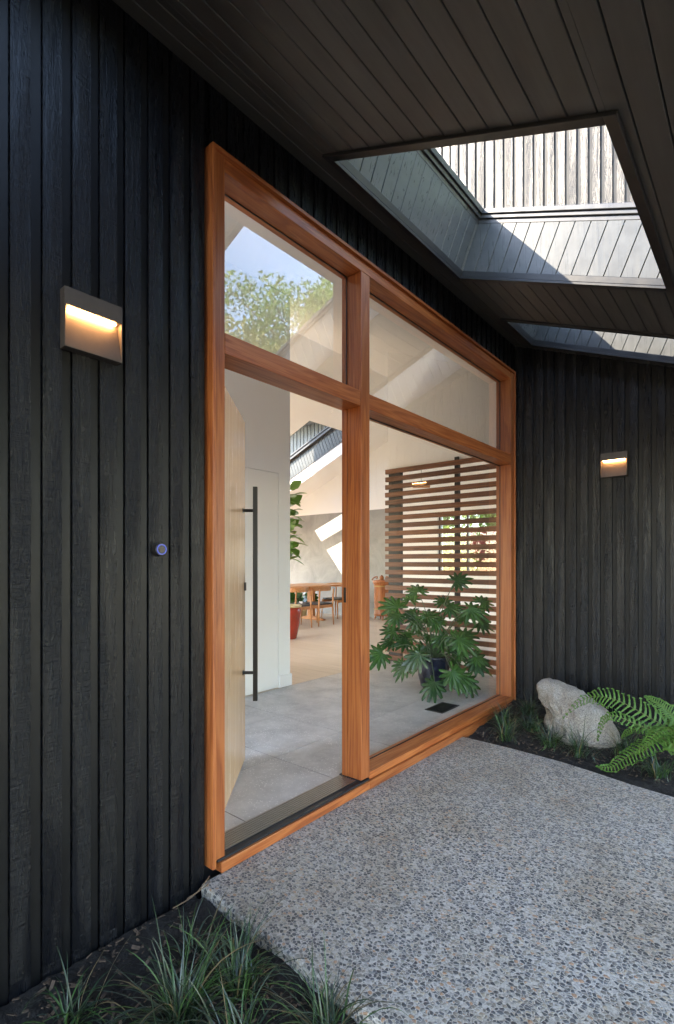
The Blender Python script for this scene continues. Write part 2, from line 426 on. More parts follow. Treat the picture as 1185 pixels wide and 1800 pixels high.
# ------------------------------------------------------------------ siding walls
def jit(s): return rnd.uniform(-s, s)
b = MB()
b.box(-.16, -.034, -7, 1.215, -.3, K+.1); b.box(-.16, -.034, 1.215, 4.44, 2.93, K+.1); b.box(-.16, -.034, 4.418, 4.60, -.3, K+.1)
yb = .5245-U*90
while yb < 4.42:
    y1 = min(yb+.057+jit(.0015), 4.44); cut = None
    xf = -.018+jit(.0012)
    z0 = -.3
    if yb+.057 > 1.215: z0 = 2.93
    b.cur = 0
    if z0 < 0 or True:
        if yb > -7.2: b.box(-.034, xf, yb, y1, z0, K+.02)
    b.cur = 1
    if yb > -7.2 and z0 < 0: b.box(-.034, -.0262, y1, min(yb+U-.0045, 1.2), z0, K+.02)
    if z0 > 0: b.box(-.034, -.0262, y1, min(yb+U-.0045, 4.43), z0, K+.02)
    yb += U
wa = b.build("siding_wall", [M['board'], M['batten']], bevel=.0016, bseg=1)
tag(wa, "black vertical board siding wall around the timber door frame, carrying the large lamp and doorbell", "wall")

b = MB()
XE = 1.42
b.box(-.04, XE, WB+.03, WB+.25, -.3, 6.6); b.box(XE, 2.6, WB+.03, WB+.25, -.3, 2.75)
b.box(-1.5, -.04, WB+.031, WB+.25, 4.05, 6.6)
xb = .0857-U*18
while xb < 2.6:
    x1 = xb+.057+jit(.0015); b.cur = 0
    zf = WB+.012+jit(.0012)
    z0, z1 = -.3, 6.6
    if xb < -.02: z0 = 4.05
    if xb > XE-.03: z1 = 2.9-.0
    b.box(xb, x1, zf, WB+.032, z0, z1)
    b.cur = 1; b.box(x1, xb+U, WB+.0265, WB+.0315, z0, z1)
    xb += U
wb = b.build("siding_wall", [M['board'], M['batten']], bevel=.0016, bseg=1)
tag(wb, "black board siding wall behind the rock and fern, rising above the porch roof", "wall")

# ------------------------------------------------------------------ porch roof with skylights
roof = thing("porch_roof", (0, 0, 3.1), "sloping black board porch ceiling with rectangular skylights cut through it", "roof")
XL, XR = -.02, 2.35            # in x
OX0, OX1 = .190, 1.315
OPEN = [(-.40, .82), (1.75, 3.0), (3.757, 4.31)]
YA, YB = -4.0, WB+.034
def segs(x0, x1, pad=0.0):
    """y pieces of a strip x0..x1 that miss the openings"""
    if x1 <= OX0+1e-6 or x0 >= OX1-1e-6: return [(YA, YB)]
    out = []; y = YA
    for a, c in OPEN: out.append((y, a)); y = c
    out.append((y, YB)); return out
b = MB(); PX = .0875
xs = .7-PX*8.2
edges = []
x = XL+.004
x = .0215-PX*0.5
while x < XR: edges.append(x); x += PX
gap = .0026
for x0 in edges:
    x1 = x0+PX
    cuts = [x0+gap, x1-gap]
    for e in (OX0, OX1):
        if x0+gap < e < x1-gap: cuts.insert(1, e)
    dt = jit(.0008)
    for a, c in zip(cuts[:-1], cuts[1:]):
        for y0, y1 in segs(a, c): b.bb(O0, EU, EV, EN, a*CU, c*CU, y0, y1, 0+dt, .018)
b.build("soffit_boards", M['soffit'], roof, bevel=.0022, bseg=2)
b = MB()
T0, T1 = .0185, .30
for y0, y1 in segs(.5, .6): b.bb(O0, EU, EV, EN, OX0*CU-.02, OX1*CU+.02, y0+(.022 if y0 > YA else 0), y1-(.022 if y1 < YB else 0), T0, T1)
b.bb(O0, EU, EV, EN, -.3, OX0*CU-.021, YA, YB, T0, T1); b.bb(O0, EU, EV, EN, OX1*CU+.021, XR*CU, YA, YB, T0, T1)
b.build("roof_deck", M['gap'], roof)
b = MB(); b.bb(O0, EU, EV, EN, XR*CU+.001, XR*CU+.03, YA, YB, -.03, .31); b.build("fascia", M['trimblack'], roof, bevel=.002)
for (ya, yc) in OPEN:
    u0, u1 = OX0*CU, OX1*CU
    fr = MB()
    for i, (t0, t1, ins) in enumerate([(.312, .336, .0), (.337, .358, .012), (.359, .385, .024)]):
        A = (u0-.03, u0+ins, u1-ins, u1+.03); Bv = (ya-.03, ya+ins, yc-ins, yc+.03)
        fr.bb(O0, EU, EV, EN, A[0], A[1], Bv[0], Bv[3], t0, t1); fr.bb(O0, EU, EV, EN, A[2], A[3], Bv[0], Bv[3], t0, t1)
        fr.bb(O0, EU, EV, EN, A[1], A[2], Bv[0], Bv[1], t0, t1); fr.bb(O0, EU, EV, EN, A[1], A[2], Bv[2], Bv[3], t0, t1)
    sk = fr.build("skylight", M['curb'], roof, bevel=.0025)
    gm = MB(); gm.bb(O0, EU, EV, EN, u0-.01, u1+.01, ya-.01, yc+.01, .3865, .3925); gm.build("glass", M['skyglass'], sk)
    ln = MB(); lt = .0195; t0, t1 = .0, .3115
    # boards on the two long walls (running with y) and the two end walls
    y = ya
    k = 0
    while y < yc-.002:
        y2 = min(y+U, yc)
        ln.bb(O0, EU, EV, EN, u0-lt, u0, y+.002, y2-.002, .034, t1); ln.bb(O0, EU, EV, EN, u1, u1+lt, y+.002, y2-.002, .034, t1); y = y2
    u = u0
    while u < u1-.002:
        u2 = min(u+U, u1)
        ln.bb(O0, EU, EV, EN, u+.002, u2-.002, ya-lt, ya, .034, t1); ln.bb(O0, EU, EV, EN, u+.002, u2-.002, yc, yc+lt, .034, t1); u = u2
    for uu_, yy_ in ((u0-lt, ya-lt), (u1, ya-lt), (u0-lt, yc), (u1, yc)): ln.bb(O0, EU, EV, EN, uu_, uu_+lt, yy_, yy_+lt, .034, t1)
    ln.build("shaft_lining", M['lining'], sk, bevel=.0015, bseg=1)
    tr = MB(); e = .006; w_ = .036; lo = -.014
    tr.bb(O0, EU, EV, EN, u0-w_, u0+e, ya-w_, yc+w_, lo, -.0005); tr.bb(O0, EU, EV, EN, u1-e, u1+w_, ya-w_, yc+w_, lo, -.0005)
    tr.bb(O0, EU, EV, EN, u0+e, u1-e, ya-w_, ya+e, lo, -.0005); tr.bb(O0, EU, EV, EN, u0+e, u1-e, yc-e, yc+w_, lo, -.0005)
    tr.bb(O0, EU, EV, EN, u0-lt, u0+e, ya-lt, yc+lt, -.0003, .033); tr.bb(O0, EU, EV, EN, u1-e, u1+lt, ya-lt, yc+lt, -.0003, .033)
    tr.bb(O0, EU, EV, EN, u0+e, u1-e, ya-lt, ya+e, -.0003, .033); tr.bb(O0, EU, EV, EN, u0+e, u1-e, yc-e, yc+lt, -.0003, .033)
    tr.build("trim", M['trimblack'], sk, bevel=.002)

# ------------------------------------------------------------------ timber entry frame
ent = thing("entry_frame", (0, 2.8, 0), "orange timber frame holding the open door and three fixed glass panes", "door frame")
Y0, Y1, ZT = 1.222, 4.415, 2.925
def member(name, mat, *boxes, bevel=.0025):
    m_ = MB()
    for bx in boxes: m_.box(*bx)
    return m_.build(name, mat, ent, bevel=bevel)
DB = -.135   # inner face of the frame
member("jamb", M['cedar_z'], (DB, 0, Y0+.018, 1.290, .05, ZT-.018), (DB, -.086, 1.2905, 1.300, .06, 2.11))
member("jamb", M['cedar_z'], (DB, 0, 4.334, Y1-.018, .09, ZT-.018))
member("casing", M['cedar_z'], (-.05, .012, Y0, Y0+.0175, .03, ZT))
member("casing", M['cedar_z'], (-.05, .012, Y1-.0175, Y1, .03, ZT))
member("casing", M['cedar_y'], (-.05, .012, Y0+.018, Y1-.018, ZT-.0175, ZT))
member("header", M['cedar_y'], (DB, 0, 1.2905, 4.3335, 2.846, ZT-.0345), (DB, -.007, 1.2905, 4.3335, ZT-.034, ZT-.018))
member("mullion", M['cedar_z'], (-.094, 0, 2.203, 2.281, .062, 2.8455), (DB, -.0965, 2.200, 2.272, .062, 2.8455))
member("transom", M['cedar_y'], (DB, -.001, 1.2905, 2.1995, 2.107, 2.192))
member("transom", M['cedar_y'], (DB, -.001, 2.2815, 4.3335, 2.107, 2.192))
m_ = MB(); m_.prism([(DB, 2.2815, .047), (0, 2.2815, .047), (0, 2.2815, .086), (-.099, 2.2815, .093), (DB, 2.2815, .093)], (0, 4.41-2.2815, 0))
m_.build("sill", M['cedar_y'], ent, bevel=.002)
member("sub_sill", M['cedar_y'], (-.10, .016, 1.262, 2.262, .002, .0455))
member("sub_sill", M['cedar_y'], (-.10, .016, 2.264, 4.375, -.06, .0455))
# panes with dark seals
for (a, c, z0, z1) in [(1.2905, 2.2, 2.1925, 2.8455), (2.2815, 4.3335, 2.1925, 2.8455), (2.2815, 4.3335, .094, 2.1065)]:
    m_ = MB(); m_.box(-.108, -.101, a, c, z0, z1); pn = m_.build("pane", M['pane'] if z0 > 2 else M['paneclear'], ent)
    m_ = MB(); e = .005
    m_.box(-.1005, -.0975, a, c, z0, z0+e); m_.box(-.1005, -.0975, a, c, z1-e, z1); m_.box(-.1005, -.0975, a, a+e, z0+e, z1-e); m_.box(-.1005, -.0975, c-e, c, z0+e, z1-e)
    m_.build("seal", M['rubber'], pn)
# threshold
m_ = MB(); m_.box(-.155, -.035, 1.285, 2.2, .046, .0505); m_.build('threshold_base', M['rubber'], ent)
m_ = MB()
x = -.150
while x < -.045: m_.box(x, x+.0105, 1.285, 2.2, .0507, .058); x += .015
m_.build("threshold", M['alu'], ent, bevel=.001, bseg=1)
m_ = MB(); m_.box(-.0345, .006, 1.25, 2.27, .046, .0565); m_.box(-.028, -.022, 1.285, 2.21, .056, .061); m_.box(-.155, -.036, 2.2005, 2.28, .0465, .0605)
m_.build("weather_strip", M['rubber'], ent, bevel=.0015, bseg=1)
m_ = MB(); m_.box(-.12, -.104, 2.197, 2.2005, 1.03, 1.115); m_.box(-.119, -.106, 2.1955, 2.1975, 1.05, 1.095)
m_.build("strike_plate", M['blackmetal'], ent, bevel=.001)
# open door
H0 = Vector((-.108, 1.302, 0)); DD = Vector((-.655, .735, 0)).normalized(); DN = Vector((DD.y, -DD.x, 0)); ZZ = Vector((0, 0, 1))
m_ = MB(); m_.bb(H0, DD, DN, ZZ, 0, .925, -.048, 0, .063, 2.104)
door = m_.build("door", M['maple'], ent, bevel=.002)
m_ = MB(); m_.bb(H0, DD, DN, ZZ, .828, .854, .060, .086, .44, 1.70)
for z in (.605, 1.56): m_.tube([H0+DD*.841+DN*.0+ZZ*z, H0+DD*.841+DN*.062+ZZ*z], .0095, 12); m_.tube([H0+DD*.841+DN*.0+ZZ*z, H0+DD*.841+DN*.004+ZZ*z], .017, 16)
m_.build("pull_handle", M['blackmetal'], door, bevel=.002)
m_ = MB(); m_.bb(H0, DD, DN, ZZ, .885, .915, .0, .010, 1.085, 1.135)
m_.build("lock", M['blackmetal'], door, bevel=.003)

# ------------------------------------------------------------------ wall lamps and doorbell
def make_lamp(W=.186, Hh=.188, D=.036):
    t = thing("wall_lamp", (0, 0, 0), None, "wall lamp", "square wall lamps with a warm downlight slot")
    band = .056
    h = MB()   # local: x = out of wall, y = along, z up; (0,0,0) = lower corner nearest -y
    h.box(0, D, 0, W, Hh-band, Hh); h.box(0, D, 0, .0035, 0, Hh-band-.0003); h.box(0, D, W-.0035, W, 0, Hh-band-.0003)
    h.prism([(0, .0037, 0), (D, .0037, 0), (D, .0037, .003), (.006, .0037, Hh-band-.0004), (0, .0037, Hh-band-.0004)], (0, W-.0074, 0))
    h.build("housing", M['bronze'], t, bevel=.0008, bseg=1)
    h = MB(); h.box(.012, .022, .016, W-.016, Hh-band-.005, Hh-band-.0006); h.build("light_strip", M['lamp'], t)
    return t
lamp = make_lamp()
lamp.location = (-.016, .662, 1.928); lamp['label'] = "large square bronze wall lamp glowing warm on the siding left of the door frame"
l2 = copy_thing(lamp, (.685, WB+.010, 1.925), R(-90), "distant square bronze wall lamp glowing warm on the far siding above the rock")
m_ = MB()
bell = thing("doorbell", (-.017, 1.0, 1.3), "round black doorbell with a blue glowing ring on the black siding", "doorbell")
def disc(x0, x1, r0, r1, seg=32):
    d = MB(); prof = [(r0, x0), (r1, x1)]
    vs = []
    for r, x in prof: vs += [(x, 1.0+r*math.cos(2*math.pi*k/seg), 1.3+r*math.sin(2*math.pi*k/seg)) for k in range(seg)]
    d.add(vs, [(k, (k+1) % seg, seg+(k+1) % seg, seg+k) for k in range(seg)]+[tuple(range(seg))[::-1], tuple(range(seg, 2*seg))]); return d
disc(-.018, .010, .026, .024).build("body", M['blackmetal'], bell, bevel=.003, smooth=False)
ring = MB(); seg = 40; vs = []
for r, x in ((.0165, .0102), (.0165, .0122), (.0185, .0122), (.0185, .0102)): vs += [(x, 1.0+r*math.cos(2*math.pi*k/seg), 1.3+r*math.sin(2*math.pi*k/seg)) for k in range(seg)]
ring.add(vs, [(i*seg+k, i*seg+(k+1) % seg, ((i+1) % 4)*seg+(k+1) % seg, ((i+1) % 4)*seg+k) for i in range(4) for k in range(seg)])
ring.build("light_ring", M['bluering'], bell)
disc(.0102, .0125, .013, .012).build("button", M['bronze'], bell)

# ------------------------------------------------------------------ interior shell
FL = .05
m_ = MB()
xs_ = [-.005-.625*i for i in range(4)]
for i in range(3):
    yy = 1.53-.625*2
    while yy < 5.2:
        m_.box(xs_[i+1]+.0018, xs_[i]-.0018 if i else -.157, yy+.0018, min(yy+.6214, 5.19), FL-.01, FL); yy += .625
tag(m_.build("tile_floor", M['tile']), kind='structure')
m_ = MB(); m_.box(-1.9, -.12, .25, 5.2, -.1, FL-.002); tag(m_.build("floor_grout", M['grout']), kind='structure')
m_ = MB(); m_.box(-9.2, -1.885, .25, 9.3, -.1, FL-.001); m_.box(-1.8845, 3.2, 5.2005, 9.3, -.1, FL-.001)
tag(m_.build("wood_floor", M['oakfloor']), kind='structure')
# ceiling: two slopes and a ridge
KK = 5.75; RX = (K-.07-KK)/(2*SL); KI = K-.07
EU2 = Vector((-math.cos(TH), 0, -math.sin(TH))); EN2 = Vector((-math.sin(TH), 0, math.cos(TH)))
RZ = KI-SL*RX
OR = Vector((RX, 0, RZ))
c_ = MB()
def uu(x): return abs(x-RX)/math.cos(TH)
fu0, fu1, fy0, fy1 = uu(-1.82), uu(-.25), .27, 1.17
c_.bb(OR, EU, EV, EN, 0.0, fu0, .2, 9.3, .001, .16); c_.bb(OR, EU, EV, EN, fu1, uu(-.16), .2, 9.3, .001, .16)
c_.bb(OR, EU, EV, EN, fu0, fu1, .2, fy0, .001, .16); c_.bb(OR, EU, EV, EN, fu0, fu1, fy1, 9.3, .001, .16)
q0, q1, q2, q3 = uu(-.155), uu(2.2), 5.9, 6.7  # ceiling hole added to brighten the room behind the screen
c_.bb(OR, EU, EV, EN, uu(-.155), uu(3.2), WB+.28, q2, .001, .16); c_.bb(OR, EU, EV, EN, uu(-.155), uu(3.2), q3, 9.3, .001, .16)
c_.bb(OR, EU, EV, EN, q1, uu(3.2), q2, q3, .001, .16)
SX0, SX1, SY0, SY1 = -4.67, -7.55, 6.75, 8.42
ops = [(SX0, SX1, SY0, SY1)]
a0, a1, a2, a3 = 0.0, uu(SX0), uu(SX1), uu(-9.2)
c_.bb(OR, EU2, EV, EN2, a0, a1, .2, 9.3, .0, .16); c_.bb(OR, EU2, EV, EN2, a2, a3, .2, 9.3, .0, .16)
c_.bb(OR, EU2, EV, EN2, a1, a2, .2, SY0, .0, .16); c_.bb(OR, EU2, EV, EN2, a1, a2, SY1, 9.3, .0, .16)
tag(c_.build("ceiling", M['white']), kind='structure')
# interior skylight: white shaft, boarded far end, two glazed units
isk = thing("interior_skylight", (-6, 7.6, 3.4), "large white skylight well in the sloping living room ceiling", "skylight")
ND = .62
m_ = MB(); e = .02
m_.bb(OR, EU2, EV, EN2, a1-e, a1, SY0-e, SY1+e, .1605, ND); m_.bb(OR, EU2, EV, EN2, a2, a2+e, SY0-e, SY1+e, .1605, ND)
m_.bb(OR, EU2, EV, EN2, a1, a2, SY0-e, SY0, .1605, ND)
m_.bb(OR, EU2, EV, EN2, a1, a2, SY1, SY1+e, .1605, ND)
m_.build("shaft", M['whitedoor'], isk)
m_ = MB(); u = a1
while u < a2: m_.bb(OR, EU2, EV, EN2, u+.003, min(u+U, a2)-.003, SY1-.014, SY1-.001, .24, ND-.002); u += U
m_.build("lining_boards", M['lining'], isk, bevel=.002, bseg=1)
m_ = MB()
for (y0, y1) in ((SY0, SY0+.08), (7.50, 7.62), (8.33, SY1)):
    m_.bb(OR, EU2, EV, EN2, a1, a2, y0, y1, ND+.001, ND+.06)
    m_.bb(OR, EU2, EV, EN2, a1, a2, y0-.02, y1+.02, ND+.061, ND+.09)
m_.bb(OR, EU2, EV, EN2, a1-.02, a1+.05, SY0+.001, SY1-.001, ND+.0912, ND+.12); m_.bb(OR, EU2, EV, EN2, a2-.05, a2+.02, SY0+.001, SY1-.001, ND+.0912, ND+.12)
m_.bb(OR, EU2, EV, EN2, a1-.02, a1-.0005, SY0-.02, SY1+.02, ND+.0005, ND+.0908); m_.bb(OR, EU2, EV, EN2, a2+.0005, a2+.02, SY0-.02, SY1+.02, ND+.0005, ND+.0908)
m_.build("frame", M['curb'], isk, bevel=.003)
m_ = MB(); m_.bb(OR, EU2, EV, EN2, a1, a2, SY0, SY1, ND+.121, ND+.127); m_.build("glass", M['skyglass'], isk)
fsk = thing("interior_skylight", (-1, .7, 3.6), "deep white light shaft added out of view to brighten the entry hall", "skylight")  # unseen roof shaft added to bring more light into the hall
m_ = MB()
m_.bb(OR, EU, EV, EN, fu0-.02, fu0, fy0-.02, fy1+.02, .161, .68); m_.bb(OR, EU, EV, EN, fu1, fu1+.02, fy0-.02, fy1+.02, .161, .68)
m_.bb(OR, EU, EV, EN, fu0, fu1, fy0-.02, fy0, .161, .68); m_.bb(OR, EU, EV, EN, fu0, fu1, fy1, fy1+.02, .161, .68)
m_.build("shaft", M['whitedoor'], fsk)
m_ = MB(); m_.bb(OR, EU, EV, EN, fu0-.02, fu1+.02, fy0-.02, fy1+.02, .681, .687); m_.build("glass", M['skyglass'], fsk)
# outer siding seen through it
b = MB(); xb = -9.0; 
b.box(-9.0, -3.0, 9.45, 9.7, 3.0, 7.5); b.box(-9.3, -2.8, 8.6, 9.7, 4.78, 4.9)  # second box is an eave added to shade this wall
while xb < -3.0: b.box(xb, xb+.1, 9.42, 9.455, 3.0, 7.5); xb += .125
tag(b.build("siding_wall", M['lining']), "grey blue board wall seen through the living room skylight", "wall")
# closet wall
cl = thing("closet_wall", (-2.4, 2.5, FL), "white full height closet wall inside, with a flush door beside the open front door", "wall")
m_ = MB()
m_.box(-3.0, -1.915, .25, 3.53, FL, 4.35)
m_.box(-1.9149, -1.9, .25, 2.425, FL, 3.90); m_.box(-1.9149, -1.9, 2.425, 3.375, 2.116, 3.90); m_.box(-1.9149, -1.9, 3.375, 3.53, FL, 3.90)
m_.build("wall_panel", M['white'], cl)
m_ = MB(); m_.box(-1.9145, -1.901, 2.429, 3.371, FL+.008, 2.112); m_.build("flush_door", M['whitedoor'], cl, bevel=.001, bseg=1)
m_ = MB(); m_.box(-1.8995, -1.886, 3.379, 3.544, FL, FL+.115); m_.box(-3.0, -1.8995, 3.5305, 3.544, FL, FL+.115); m_.build("baseboard", M['whitedoor'], cl, bevel=.002)
# walls closing the rooms; openings at the near end are added for brighter rooms
m_ = MB(); m_.box(-3.0, -1.85, .1, .249, -.1, 4.3); m_.box(-1.849, -.25, .1, .249, 2.1, 4.3); m_.box(-1.849, -.25, .1, .249, -.1, .12); m_.box(-.249, -.16, .1, .249, -.1, 4.3); m_.box(-9.2, -3.001, .1, .249, 2.6, 4.4)
tag(m_.build("interior_wall", M['white']), "white wall at the near end of the rooms, with openings added for light", "wall")
m_ = MB(); m_.box(-.16, -.137, 4.42, 5.24, FL, 3.16); m_.box(-1.9, -.16, 5.222, 5.30, 2.402, 4.2); m_.box(-.1595, 3.2, 5.222, 5.30, FL, 3.2); 
m_.build
tag(m_.build("header_wall", M['white']), "white wall above the slatted screen in the entry", "wall")
gw = thing("plaster_wall", (-6.7, 9.1, FL), "grey plaster end wall with white gable above, behind the dining table", "wall")
m_ = MB(); m_.box(-9.2, -4.35, 9.1, 9.3, FL, 2.43); m_.build("plaster_face", M['plaster'], gw)
m_ = MB(); m_.prism([(-8.32, 9.102, 2.4305), (-4.35, 9.102, 2.4305), (-4.35, 9.102, 4.075), (-8.32, 9.102, 2.45)], (0, .198, 0)); m_.build("gable", M['white'], gw)
m_ = MB(); m_.box(-5.62, -5.555, 9.094, 9.0995, .30, .40); m_.build("wall_outlet", M['blackmetal'], gw, bevel=.002)
ww = thing("window_wall", (-2, 9.1, FL), "pale wall with a garden window seen between the screen slats", "wall")
wx0, wx1, wz0, wz1 = -3.35, -.8, 1.02, 2.22
m_ = MB(); m_.box(-4.349, wx0, 9.1, 9.3, FL, 4.6); m_.box(wx1, 3.2, 9.1, 9.3, FL, 4.6); m_.box(wx0, wx1, 9.1, 9.3, FL, wz0); m_.box(wx0, wx1, 9.1, 9.3, wz1, 4.6)
m_.build("wall_panel", M['white'], ww)
m_ = MB()
for x in (wx0, -2.75, -2.15, -1.5, wx1-.04): m_.box(x, x+.04, 9.14, 9.2, wz0+.04, wz1-.04)
m_.box(wx0, wx1, 9.139, 9.201, wz0, wz0+.04); m_.box(wx0, wx1, 9.139, 9.201, wz1-.04, wz1)
wf = m_.build("window", M['blackmetal'], ww)
m_ = MB(); m_.box(wx0+.01, wx1-.01, 9.165, 9.17, wz0+.01, wz1-.01); m_.build("pane", M['skyglass'], wf)
# framed opening added on the unseen side of the living room for daylight
gs = thing("daylight_opening", (-9.2, 4.6, FL), "open framed side of the living room, added out of view to let daylight in", "window")
m_ = MB()
for y in [.26+k*1.26 for k in range(8)]: m_.box(-9.25, -9.18, y, y+.05, FL, 2.3)
m_.build("frame", M['blackmetal'], gs)
m_ = MB(); m_.box(3.2, 3.4, 4.7, 9.3, -.1, 3.3); tag(m_.build("interior_wall", M['white']), "white wall at the far right of the room behind the screen", "wall")

# ------------------------------------------------------------------ slatted screen
scr = thing("slatted_screen", (-1, 5.2, FL), "tall screen of brown horizontal slats on black posts behind the potted plant", "screen")
zt = 2.40
for k in range(25):
    z1 = zt-k*.0947
    if z1 < .12: break
    m_ = MB(); dy = jit(.0012); m_.box(-1.905+jit(.002), -.165, 5.170+dy, 5.202+dy, z1-.056, z1)
    m_.build("slat", M['slat_x'], scr, bevel=.0015, bseg=1)
m_ = MB(); m_.box(-1.875, -1.69, 5.2035, 5.24, FL, 2.40); m_.build("post", M['black'], scr)
m_ = MB(); m_.box(-.985, -.935, 5.2035, 5.25, FL, 2.44); m_.build("post", M['black'], scr)

# ------------------------------------------------------------------ floor vent
v = thing("floor_vent", (-.365, 3.79, FL), "small dark rectangular floor vent in the grey tiles", "vent")
m_ = MB(); X0, X1, V0, V1 = -.45, -.285, 3.64, 3.935
m_.box(X0, X1, V0, V0+.016, FL+.0005, FL+.005); m_.box(X0, X1, V1-.016, V1, FL+.0005, FL+.005); m_.box(X0, X0+.016, V0+.016, V1-.016, FL+.0005, FL+.005); m_.box(X1-.016, X1, V0+.016, V1-.016, FL+.0005, FL+.005)
m_.build("frame", M['blackmetal'], v, bevel=.001, bseg=1)
m_ = MB(); m_.box(X0+.017, X1-.017, V0+.017, V1-.017, FL+.0003, FL+.0012)
for k in range(11): m_.box(X0+.02+k*.0115, X0+.0245+k*.0115, V0+.018, V1-.018, FL+.0014, FL+.0035)
m_.build("grille", M['gap'], v)

# ------------------------------------------------------------------ rock
def make_rock():
    out = [(0.375, 0.350), (0.43, .362), (0.526, 0.362), (0.639, 0.335), (0.745, 0.300), (0.82, 0.225), (0.868, 0.131), (0.935, 0.005), (0.91, -0.06), (0.745, -0.09), (0.593, -0.09), (0.453, -0.06), (0.415, 0.061), (0.445, 0.15), (.425, .20), (0.375, 0.25)]
    # resample
    P = []
    for i in range(len(out)):
        a = Vector(out[i]); c = Vector(out[(i+1) % len(out)]); n = max(1, int((c-a).length/.03))
        for k in range(n): P.append(a.lerp(c, k/n))
    cen = Vector((.64, .13)); n = len(P)
    layers = [(.30, -.185, (.03, -.06)), (.62, -.150, (.01, -.03)), (.90, -.085, (.0, -.01)), (.99, -.03, (0, 0)), (1, .05, (0, 0)), (.93, .15, (0, -.01)), (.6, .22, (0, -.04))]
    vs = []; fs = []
    for s_, dy, off in layers:
        for p in P:
            q = cen+(p-cen)*s_+Vector(off); vs.append((q.x, 3.90+dy, q.y))
    L = len(layers)
    for i in range(L-1):
        for k in range(n): fs.append((i*n+k, i*n+(k+1) % n, (i+1)*n+(k+1) % n, (i+1)*n+k))
    ctr = len(vs); vs.append((cen.x, 3.70, cen.y-.03)); vs.append((cen.x, 4.14, cen.y-.04))
    for k in range(n): fs.append((ctr, (k+1) % n, k)); fs.append((ctr+1, (L-1)*n+k, (L-1)*n+(k+1) % n))
    m_ = MB(); m_.add(vs, fs); o = m_.build("boulder", M['rock'], smooth=True)
    sb = o.modifiers.new("sub", 'SUBSURF'); sb.levels = 2; sb.render_levels = 2
    for nm, sc, st in (("large dents", .16, .05), ("small dents", .04, .016)):
        tx = bpy.data.textures.new(nm, 'CLOUDS'); tx.noise_scale = sc; tx.noise_depth = 3
        d = o.modifiers.new(nm, 'DISPLACE'); d.texture = tx; d.strength = st; d.mid_level = .5; d.texture_coords = 'GLOBAL'
    tx = bpy.data.textures.new("facets", 'VORONOI'); tx.noise_scale = .19; tx.distance_metric = 'DISTANCE'
    d = o.modifiers.new("facets", 'DISPLACE'); d.texture = tx; d.strength = .05; d.mid_level = .62; d.texture_coords = 'GLOBAL'
    return o
tag(make_rock(), "pale rough granite boulder standing in the mulch before the far black siding", "rock")

# ------------------------------------------------------------------ mondo grass
def tuft(c, n, h, spread, label, group, seed, dry=.04):
    r = random.Random(seed); m_ = MB(); c = Vector(c)
    for i in range(n):
        a = r.uniform(0, 2*math.pi); d = Vector((math.cos(a), math.sin(a), 0)); sd = Vector((-d.y, d.x, 0))
        L = h*r.uniform(.8, 1.85); lean = r.uniform(.15, 1.3)**.8; wd = r.uniform(.0016, .0034); st = c+Vector((r.gauss(0, .02), r.gauss(0, .02), 0))+d*r.uniform(0, .02)+Vector((0, 0, -.015))
        curl = r.uniform(.5, 2.0); side = r.uniform(-.8, .8)
        p = st.copy(); ang = R(90)-lean*.55; N = 9; vs = []
        for k in range(N+1):
            t = k/N
            dirv = d*math.cos(ang)+Vector((0, 0, 1))*math.sin(ang)+sd*side*t
            wk = wd*(1-.85*t**2.2)
            nn_ = Vector((0, 0, 1))*math.cos(ang)-d*math.sin(ang)
            vs += [p-sd*wk, p+nn_*wk*.35*-1, p+sd*wk]
            p = p+dirv*(L/N); ang -= curl*lean*(.45+t)*1.5/N*1.6*r.uniform(.3, 1.7)
            if p.z < c.z-.005: p.z = c.z-.005+r.uniform(0, .01)
        m_.cur = 3 if r.random() < dry else r.choices((0, 1, 2), (.38, .34, .28))[0]
        m_.add(vs, [(3*k+j, 3*k+j+1, 3*k+j+4, 3*k+j+3) for k in range(N) for j in (0, 1)])
    o = m_.build("mondo_grass", M['mondo'], smooth=True); return tag(o, label, "grass clump", group)
GL = "mondo grass clumps in the near mulch bed"; GR = "mondo grass clumps in the far mulch bed"
for (c, n, h, lab, sd_) in [
    ((.21, .60, -.04), 60, .125, "small upright grass clump with dry brown blades against the left siding", 1),
    ((.44, .80, -.04), 170, .185, "largest arching grass clump at the middle of the near bed", 2),
    ((.47, .98, -.04), 120, .16, "grass clump behind the largest one in the near bed, close to the slab edge", 3),
    ((.25, .96, -.04), 34, .125, "thin grass clump nearest the door frame in the near bed", 4),
    ((.77, 1.04, -.04), 95, .145, "right hand grass clump at the picture bottom beside the slab", 5),
    ((.62, .86, -.04), 70, .13, "low grass clump cut by the bottom of the picture", 6)]:
    tuft(c, n, h, .1, lab, GL, sd_, .1)
for (c, n, h, lab, sd_) in [
    ((.27, 3.56, .0), 90, .15, "grass clump at the slab corner below the right jamb", 11),
    ((.14, 3.80, .03), 90, .13, "grass clump against the timber sill end", 12),
    ((.22, 4.12, .05), 90, .12, "grass clump in the corner between frame and far siding", 13),
    ((.36, 3.78, .03), 80, .13, "grass clump between the frame and the boulder's left side", 17),
    ((.545, 3.62, .0), 80, .14, "grass clump in front of the boulder's left half", 14),
    ((.75, 3.58, .0), 90, .15, "grass clump in front of the boulder's right half", 15),
    ((.98, 3.75, .02), 80, .15, "grass clump right of the boulder under the fern", 16),
    ((1.20, 3.52, .0), 90, .13, "grass clump at the far bed's right end before the fern", 18)]:
    tuft(c, n, h, .1, lab, GR, sd_, .05)

